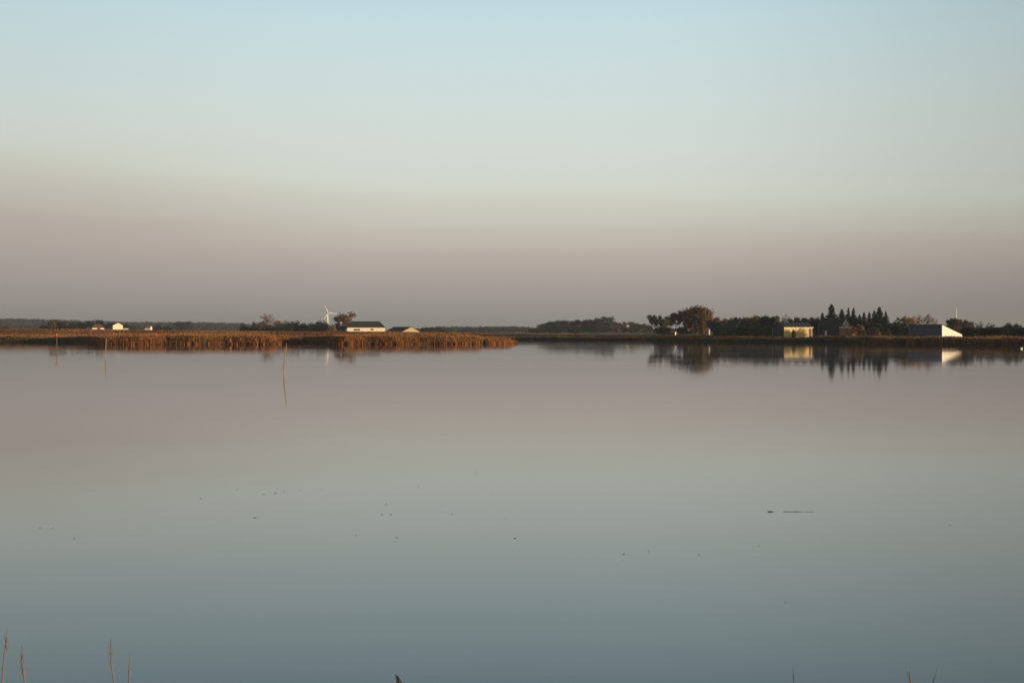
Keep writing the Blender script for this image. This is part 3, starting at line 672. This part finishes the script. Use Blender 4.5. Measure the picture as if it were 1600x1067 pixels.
# white houses beyond the dike
o, he, hr = house('hip_roofed_house', 'low white-walled house with a brown hipped roof beyond the dike', 'house', 153, 1250, 10, 10, 8, 511.8, 506.4, [M['white']], M['roofbrown'], hip=3.2, over=.4)
MB().box(-1.3, 1.3, -4.05, -4.003, .1, he-.4).build('door', M['roofbrown'], o)
house('lean_to', 'low white wing left of the brown hipped roof', 'outbuilding', 141.5, 1252, 8, 5.0, 5, 513.2, 510.8, [M['white']], M['roofgrey'], over=.2)
house('gabled_house', 'bright cream gable house with a dark roof beyond the dike', 'house', 178, 1250, -60, 12, 9.2, 508.6, 504.6, [M['slate'], M['cream']], M['roofdark'], over=.3)
house('lean_to', 'low pale lean-to right of the bright cream gable house', 'outbuilding', 195.5, 1262, -8, 4.2, 4, 513.6, 512.2, [M['white']], M['roofgrey'], over=.2)
house('small_house', 'small pale grey-roofed house standing alone beyond the marsh', 'house', 232, 1400, -30, 5.2, 4.0, 512.8, 509.2, [M['white']], M['roofgrey'], over=.2)
# tiny far houses
house('tiny_house', 'tiny white house among the olive trees of the wood', 'house', 981, 1760, 20, 2.8, 3, 509.6, 507.4, [M['white']], M['roofgrey'], over=.1)
house('cottage', 'small red-roofed cottage with a white door under the tall grove', 'cottage', 1052, 900, -35, 3.2, 2.2, 520.0, 517.6, [M['roofbrown'], M['brick']], M['brick'], over=.12)
MB().box(1.605, 1.66, -.5, .25, -.2, 1.5).build('door', M['white'], bpy.data.objects['cottage'])
# farm on the far bank
house('garden_house', 'little garden house with a pinkish sunlit gable by the pale post', 'shed', 1120, 830, -35, 3.0, 2.6, 518.2, 513.8, [M['slate'], M['white']], M['brick'], over=.2)
house('dark_barn', 'steep dark-roofed barn with shaded walls among autumn trees', 'barn', 1147, 790, -40, 6.4, 6.2, 514, 500.5, [M['darkwall']], M['roofdark'], over=.3)
o, he, hr = house('yellow_house', 'yellow-walled house with a dark panelled roof on the far bank', 'house', 1238, 690, 30, 13.7, 10, 511.8, 504.6, [M['yellow'], M['yellow']], M['roofdark'], over=.4)
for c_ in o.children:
    if c_.name.startswith('gable_wall') and min(v.co.x for v in c_.data.vertices) < 0: c_.data.materials[0] = M['darkwall']  # gable turned from the sun: its shade is put into the wall colour
k_ = (hr - he) / 5
nrm_ = Vector((0, -k_, 1)).normalized()
for i in range(6):                                       # dark panels with pale roof battens between them
    x0 = -6.6 + i * 2.24
    q = [Vector((x, y, he + (y+5)*k_ + .2)) + nrm_ * .09 for x, y in ((x0, -4.9), (x0+1.78, -4.9), (x0+1.78, -.5), (x0, -.5))]
    MB().slab(q, .06).build('solar_panel', M['panel'], o)
for i in range(6):
    x0 = -6.6 + i * 2.24 + 1.88
    q = [Vector((x, y, he + (y+5)*k_ + .2)) + nrm_ * .07 for x, y in ((x0, -5.0), (x0+.24, -5.0), (x0+.24, -.3), (x0, -.3))]
    MB().slab(q, .05).build('batten', M['roofgrey'], o)
MB().box(-7.2, 7.2, -5.50, -5.43, he-.22, he+.05).build('fascia', M['white'], o)
MB().box(5.2, 6.5, -5.05, -5.003, -.3, he-.5).build('door', M['roofbrown'], o)
o, he, hr = house('dark_roofed_house', 'large house with a big dark roof and brick wing below the spruces', 'house', 1303, 735, -37, 13, 8, 511.5, 497.2, [M['darkwall'], M['darkwall']], M['roofdark'], over=.4)
MB().box(-1.9, -1.0, -4.05, -4.003, .2, 2.2).build('door', M['white'], o)
wx_, wy_ = 8.0, 1.2
wing = MB().box(6.52, 10.2, -4.6, 2.4, -.5, he-.25).build('wing', M['brick'], o)
MB().box(6.52, 10.5, -4.9, 2.7, he-.245, he+.15).build('wing_roof', M['white'], o)
o, he, hr = house('white_shed', 'tall shed with a blazing white wedge-shaped end and shade-coloured long wall', 'shed', 1461, 600, -45, 17.3, 10.2, 522.8, 508.0, [M['slate'], M['white']], M['roofdark'], mono=True, over=.15)  # long wall's shade is painted in with the blue-grey colour
hedge = bush(99, 500)
hm = leaf_mesh('crown', hedge[1], .6, M['olive'])
hx, hy = PX(1484, 584), 584; ho = empty('clipped_hedge', (hx, hy, gz1(hx, hy)), 0, 'low olive hedge in front of the white wedge end', 'hedge'); ho.scale = (.42, .12, .10)
link('crown', hm, ho); link('stem', hedge[0], ho)
# pale post by the grove
px_p, d_p = 1108.3, 860; x, y = PX(px_p, d_p), d_p; g = gz1(x, y)
o = empty('pale_post', (x, y, g), .3, 'pale square post catching the sun beside the little garden house', 'post')
MB().box(-.27, .27, -.27, .27, -.4, PZ(514.2, d_p)-g).build('shaft', M['cream'], o); MB().box(-.34, .34, -.34, .34, PZ(514.2, d_p)-g+.002, PZ(514.2, d_p)-g+.2).build('cap', M['white'], o)
# white mast
d_m = 1600; x, y = PX(1494, d_m), d_m; g = gz1(x, y); zt = PZ(475, d_m) - g
o = empty('mast', (x, y, g), 0, 'slender white mast rising behind the trees by the white shed', 'mast')
MB().tube([(0, 0, -1), (0, 0, zt*.78)], [.75, .5], 10).build('tower', M['turbine'], o, True); MB().tube([(0, 0, zt*.78+.01), (0, 0, zt)], [.22, .08], 6).build('antenna', M['turbine'], o)

# ------------------------------------------------------------------ wind turbines
def turbine(px, py, d, rpx, angs, label):
    x, y = PX(px, d), d; g = gz1(x, y); hz = PZ(py, d) - g; rl = rpx * d / F
    o = empty('wind_turbine', (x, y, g), R(26), label, 'wind turbine', 'wind turbines')
    MB().tube([(0, 0, -1), (0, 0, hz*.5), (0, 0, hz-.8)], [1.7, 1.4, 1.05], 14).build('tower', M['turbine'], o, True)
    nb = MB(); nb.tube([(0, -1.6, hz), (0, -1.2, hz), (0, 1.5, hz), (0, 3.2, hz)], [.7, .95, 1.0, .6], 10); nb.build('nacelle', M['turbine'], o, True)
    MB().ball((0, -2.2, hz), .75, 10, 7, (1, 1.2, 1)).build('hub', M['turbine'], o, True)
    for a in angs:
        a = R(a); u = Vector((math.cos(a), 0, math.sin(a))); v = Vector((-math.sin(a), 0, math.cos(a)))
        b_ = MB(); st = []
        for f, ch, th, tw in ((.03, .6, .6, 0), (.16, 1.7, .45, .35), (.4, 1.4, .32, .2), (.7, 1.05, .22, .1), (1.0, .5, .1, 0)):
            c_ = Vector((0, -2.2, hz)) + u * rl * f; dv = (v * math.cos(tw) + Vector((0, 1, 0)) * math.sin(tw)); nn = u.cross(dv)
            st.append([c_ - dv*ch*.35, c_ + nn*th, c_ + dv*ch*.65, c_ - nn*th])
        vs = [p for s_ in st for p in s_]; fs = [(i*4+j, i*4+(j+1) % 4, (i+1)*4+(j+1) % 4, (i+1)*4+j) for i in range(4) for j in range(4)] + [(3,2,1,0), (16,17,18,19)]
        b_.add(vs, fs).build('blade', M['turbine'], o, True)
    return o
turbine(511.7, 489, 2100, 14.2, (117, -5, 237), 'white three-bladed wind turbine between the dark bushes and cream barn')
turbine(1611, 494, 2500, 13.5, (180, 60, 300), 'wind turbine at the right edge showing only a blade tip')

# ------------------------------------------------------------------ stakes in the water
def stake(name, d, pts, rad, m, label, cat='pole'):
    x0 = PX(pts[0][0], d); o = empty(name, (x0, d, 0), 0, label, cat, 'marker poles in the lagoon')
    P = [(PX(p, d) - x0, 0, PZ(q, d)) for p, q in pts]; P = [(P[0][0] - (P[1][0]-P[0][0])*.3, 0, -.9)] + P
    MB().tube(P, rad, 7).build('shaft', m, o, True); return o, P
o, P = stake('withy_stake', 154, [(443.6, 585), (443.9, 572), (444.6, 560), (446.2, 550), (447.4, 536)], [.066, .063, .058, .054, .047, .030], M['pole'], 'slightly bent wooden stake standing nearest in the water')
MB().tube([(P[2][0]-.03, -.02, P[2][2]), (P[2][0]-.5, -.1, P[2][2]-.55)], [.014, .007], 5).build('side_twig', M['poledark'], o)
o, P = stake('withy_stake', 256, [(164.3, 559), (164.9, 547), (165.4, 538), (166.0, 527)], [.085, .08, .078, .072, .05], M['pole'], 'straight pale stake in the water before the island')
o, P = stake('channel_marker', 364, [(88.6, 547.5), (88.8, 536), (88.6, 527)], [.085, .08, .075, .07], M['poledark'], 'dark channel marker pole with a red ball on top', 'channel marker')
MB().ball((P[-1][0], 0, P[-1][2]+.22), .30, 12, 9).build('topmark', M['redpaint'], o, True)
MB().tube([(P[-1][0], 0, P[-1][2]+.50), (P[-1][0], 0, P[-1][2]+.72)], [.07, .06], 6).build('ball_highlight', M['white'], o)  # white tip stands in for the bright highlight on the red ball

# swan by the right end of the reeds
d_s = 400; x = PX(1596, d_s); o = empty('swan', (x, d_s, 0), R(20), 'white swan floating by the reeds at the right end', 'swan'); o.scale = (.75, .75, .75)
sb = MB(); sb.tube([(-.62, 0, .20), (-.45, 0, .17), (-.1, 0, .15), (.25, 0, .14), (.42, 0, .16), (.47, 0, .32), (.40, 0, .50), (.42, 0, .66), (.52, 0, .70), (.58, 0, .68)], [.03, .12, .21, .19, .11, .06, .05, .05, .06, .035], 10); sb.build('body', M['feather'], o, True)
for s_ in (-1, 1): MB().ball((-.18, s_*.13, .23), .1, 8, 6, (3.0, .8, 1.3)).build('wing', M['feather'], o, True)
MB().tube([(.585, 0, .675), (.70, 0, .645)], [.03, .012], 6).build('bill', M['bill'], o)

# ------------------------------------------------------------------ scraps and a branch floating on the water
def scrap(px, py, wpx, label, seed):
    d = CAM_H * F / (py - HOR); w = wpx * d / F / 2 * .62; r = random.Random(seed); mb = MB()
    for _ in range(3):
        n = 9; cx = r.uniform(-.45, .45)*w; cy = r.uniform(-.5, .5)*w; a0 = r.random()*6
        ring = [(cx + math.cos(a0+i*6.283/n)*w*r.uniform(.35, .7), cy + math.sin(a0+i*6.283/n)*w*r.uniform(.35, .7), .004) for i in range(n)]
        top = (cx, cy, .007 + .10*w*r.random())
        mb.add(ring + [top, (cx, cy, -.02)], [(i, (i+1) % n, n) for i in range(n)] + [((i+1) % n, i, n+1) for i in range(n)])
    o = mb.build('floating_scrap', M['weed']); o.location = (PX(px, d), d, 0)
    return tag(o, label, 'weed scrap', 'weed scraps floating on the lagoon')
gen = 'tiny dark scrap of weed floating on the open water'
for k, (px, py, w_, lab) in enumerate([(62, 825, 4, 'dark weed scrap, left one of a close pair'), (82, 825, 4.5, 'dark weed scrap, right one of a close pair'), (398, 809, 10, 'long dark weed scrap floating alone below a faint drift line'),
        (115, 842, 4, 'dark weed scrap below the close pair of scraps'), (313, 779, 5, 'dark leftmost scrap above the drift line'), (352, 762, 3, 'dark first of two scraps left of the drift line'), (370, 764, 4, 'dark second of two scraps left of the drift line'), (412, 772, 5, 'dark first scrap of the faint drift line'), (430, 770, 8, 'dark longest scrap of the faint drift line'), (444, 768, 6, 'dark third scrap of the faint drift line'), (468, 765, 5, 'dark last scrap of the faint drift line'), (500, 764, 4, 'dark scrap trailing right beyond the drift line'),
        (597, 804, 6, 'dark left one of three scraps in a small triangle'), (611, 804, 6, 'dark right one of three scraps in a small triangle'), (603, 788, 5, 'dark top one of three scraps in a small triangle'), (690, 801, 4, 'dark left one of two scraps right of the triangle'), (706, 803, 5, 'dark right one of two scraps right of the triangle'), (613, 763, 3, 'dark left one of two faint scraps above the triangle'), (653, 761, 4, 'dark right one of two faint scraps above the triangle'), (620, 840, 6, 'dark curved scrap below the triangle of scraps'), (556, 836, 4, 'dark small scrap lower left of the triangle'), (805, 841, 9, 'flat dark weed scrap alone near the middle of the water'),
        (975, 866, 8, 'dark double scrap low on the water left of the branch'), (1014, 862, 4, 'dark small speck beside the low double scrap'), (1092, 867, 4, 'dark speck between double scrap and branch'), (1186, 853, 4, 'dark speck below the left end of the branch'), (1228, 942, 4, 'dark lowest scrap, far below the branch'), (1485, 820, 5, 'dark scrap alone near the right side'), (788, 812, 3, 'dark speck up and left of the middle scrap'), (570, 711, 4, 'dark topmost speck on the open water'), (744, 738, 4, 'dark speck above and right of the triangle'), (1378, 787, 4, 'dark speck right of and above the branch')]):
    scrap(px, py, w_, lab, 100 + k)
d = CAM_H * F / (799.5 - HOR)
def bp_(px, z): return (PX(px, d), 0, z)
br = MB(); br.tube([bp_(1200, .006), bp_(1204, .008), bp_(1208, .001), bp_(1213, -.022), bp_(1219, -.012), bp_(1226, .003), bp_(1233, .001), bp_(1245, .004), bp_(1257, -.002), bp_(1266, .003), bp_(1277, -.004)],
                    [.008, .010, .009, .008, .006, .005, .005, .005, .005, .004, .003], 7)
o = br.build('floating_branch', M['weed'], None, True); o.location = (0, d, 0)
tag(o, 'thin dark branch lying half sunk in the open water', 'branch')

# ------------------------------------------------------------------ reed stems on the near bank
def stem(d, pts, rad, m, label, plume=0, leaf=None):
    x0 = PX(pts[0][0], d); g = gz1(x0, d); o = empty('reed', (x0, d, g), 0, label, 'reed', 'single reed stems on the near bank')
    P = [(PX(p, d) - x0, 0, PZ(q, d) - g) for p, q in pts]
    low = (P[0][0] + (P[0][0]-P[1][0])*.8, .02, -.05); P = [low] + P
    rr_ = [rad] + [rad*.9*(1 - .55*i/(len(P)-2)) for i in range(len(P)-1)]; rr_[-1] *= .5
    MB().tube(P, rr_, 7).build('stem', m, o, True)
    for i in range(1, len(P)-1):
        c = Vector(P[i]); MB().tube([c - Vector((0, 0, .006)), c + Vector((0, 0, .006))], [rad*1.08, rad*1.02], 7).build('node', m, o)
    if plume:
        mb = MB(); tip = Vector(P[-1]); r = random.Random(plume); dr = (Vector(P[-1]) - Vector(P[-2])).normalized()
        for k in range(12):
            s_ = tip + dr * (-.10 + .15*k/26); e_ = s_ + dr*.045 + Vector((r.gauss(0, .006), r.gauss(0, .006), 0)); mb.tube([s_, e_], [.0009, .0005], 3)
        mb.build('plume', M['plume'], o)
    if leaf:
        for (p0, q0), (p1, q1), (p2, q2), wd in leaf:
            A, B, C_ = [Vector((PX(p, d) - x0, 0, PZ(q, d) - g)) for p, q in ((p0, q0), (p1, q1), (p2, q2))]
            mb = MB(); sd = Vector((.8, .6, 0)) * wd/2
            mb.add([A - sd*.6, A + sd*.6, B - sd, B + sd, C_, A + Vector((0, .002, -.002)), B + Vector((0, wd*.18, -.003))], [(0, 5, 6, 2), (5, 1, 3, 6), (2, 6, 4), (6, 3, 4)]); mb.build('leaf', M['strawdark'], o)
    return o
stem(5.4, [(2.5, 1075), (4, 1045), (6.5, 1022), (9, 1005), (11, 986)], .0036, M['straw'], 'tall dry reed stem with a faded tip at the left corner', 3)
stem(5.4, [(39, 1075), (36, 1050), (33.5, 1032), (33, 1010)], .0034, M['straw'], 'dry reed stem with a kink, second from the left corner', 5)
stem(5.6, [(179, 1075), (176, 1056), (173, 1036), (172, 1000)], .0032, M['straw'], 'dry reed stem tapering to a fine feathery tip', 7)
stem(5.2, [(201, 1080), (201.5, 1050), (202, 1024)], .0038, M['straw'], 'broken blunt reed stem beside the feathery one')
stem(4.6, [(627, 1085), (624, 1072), (621, 1062)], .0032, M['strawdark'], 'dark reed shoot with a pointed leaf at bottom middle', 0,
     [((627, 1074), (622, 1062), (617, 1052), .016), ((618, 1082), (620, 1070), (624, 1060), .022), ((630, 1085), (627, 1070), (621, 1054), .012)])
stem(6.0, [(1241, 1078), (1240.5, 1058), (1239, 1041)], .0016, M['strawdark'], 'faint hair-thin dark reed stem at bottom right of centre')
stem(5.6, [(1425, 1078), (1423.5, 1062), (1421.5, 1046)], .0034, M['straw'], 'short tan reed tip in the bottom right area', 9)
stem(5.8, [(1455, 1078), (1460, 1062), (1465, 1046)], .0018, M['strawdark'], 'thin dark reed blade leaning beside the short tan tip')

# ------------------------------------------------------------------ haze
hz_ = MB().box(-9200, 9200, -9300, 9200, -2.4, 68.0).build('haze', None)
vmw = bpy.data.materials.new('haze_air'); vmw.use_nodes = True; t = vmw.node_tree; t.nodes.clear()
out = t.nodes.new('ShaderNodeOutputMaterial'); pv = t.nodes.new('ShaderNodeVolumePrincipled')
pv.inputs['Color'].default_value = (0.80, 0.80, 0.84, 1); pv.inputs['Density'].default_value = 0.000095; pv.inputs['Anisotropy'].default_value = 0.4
t.links.new(pv.outputs[0], out.inputs['Volume']); hz_.data.materials.append(vmw)
tag(hz_, 'thin evening haze over the whole lagoon', None, None, 'stuff')
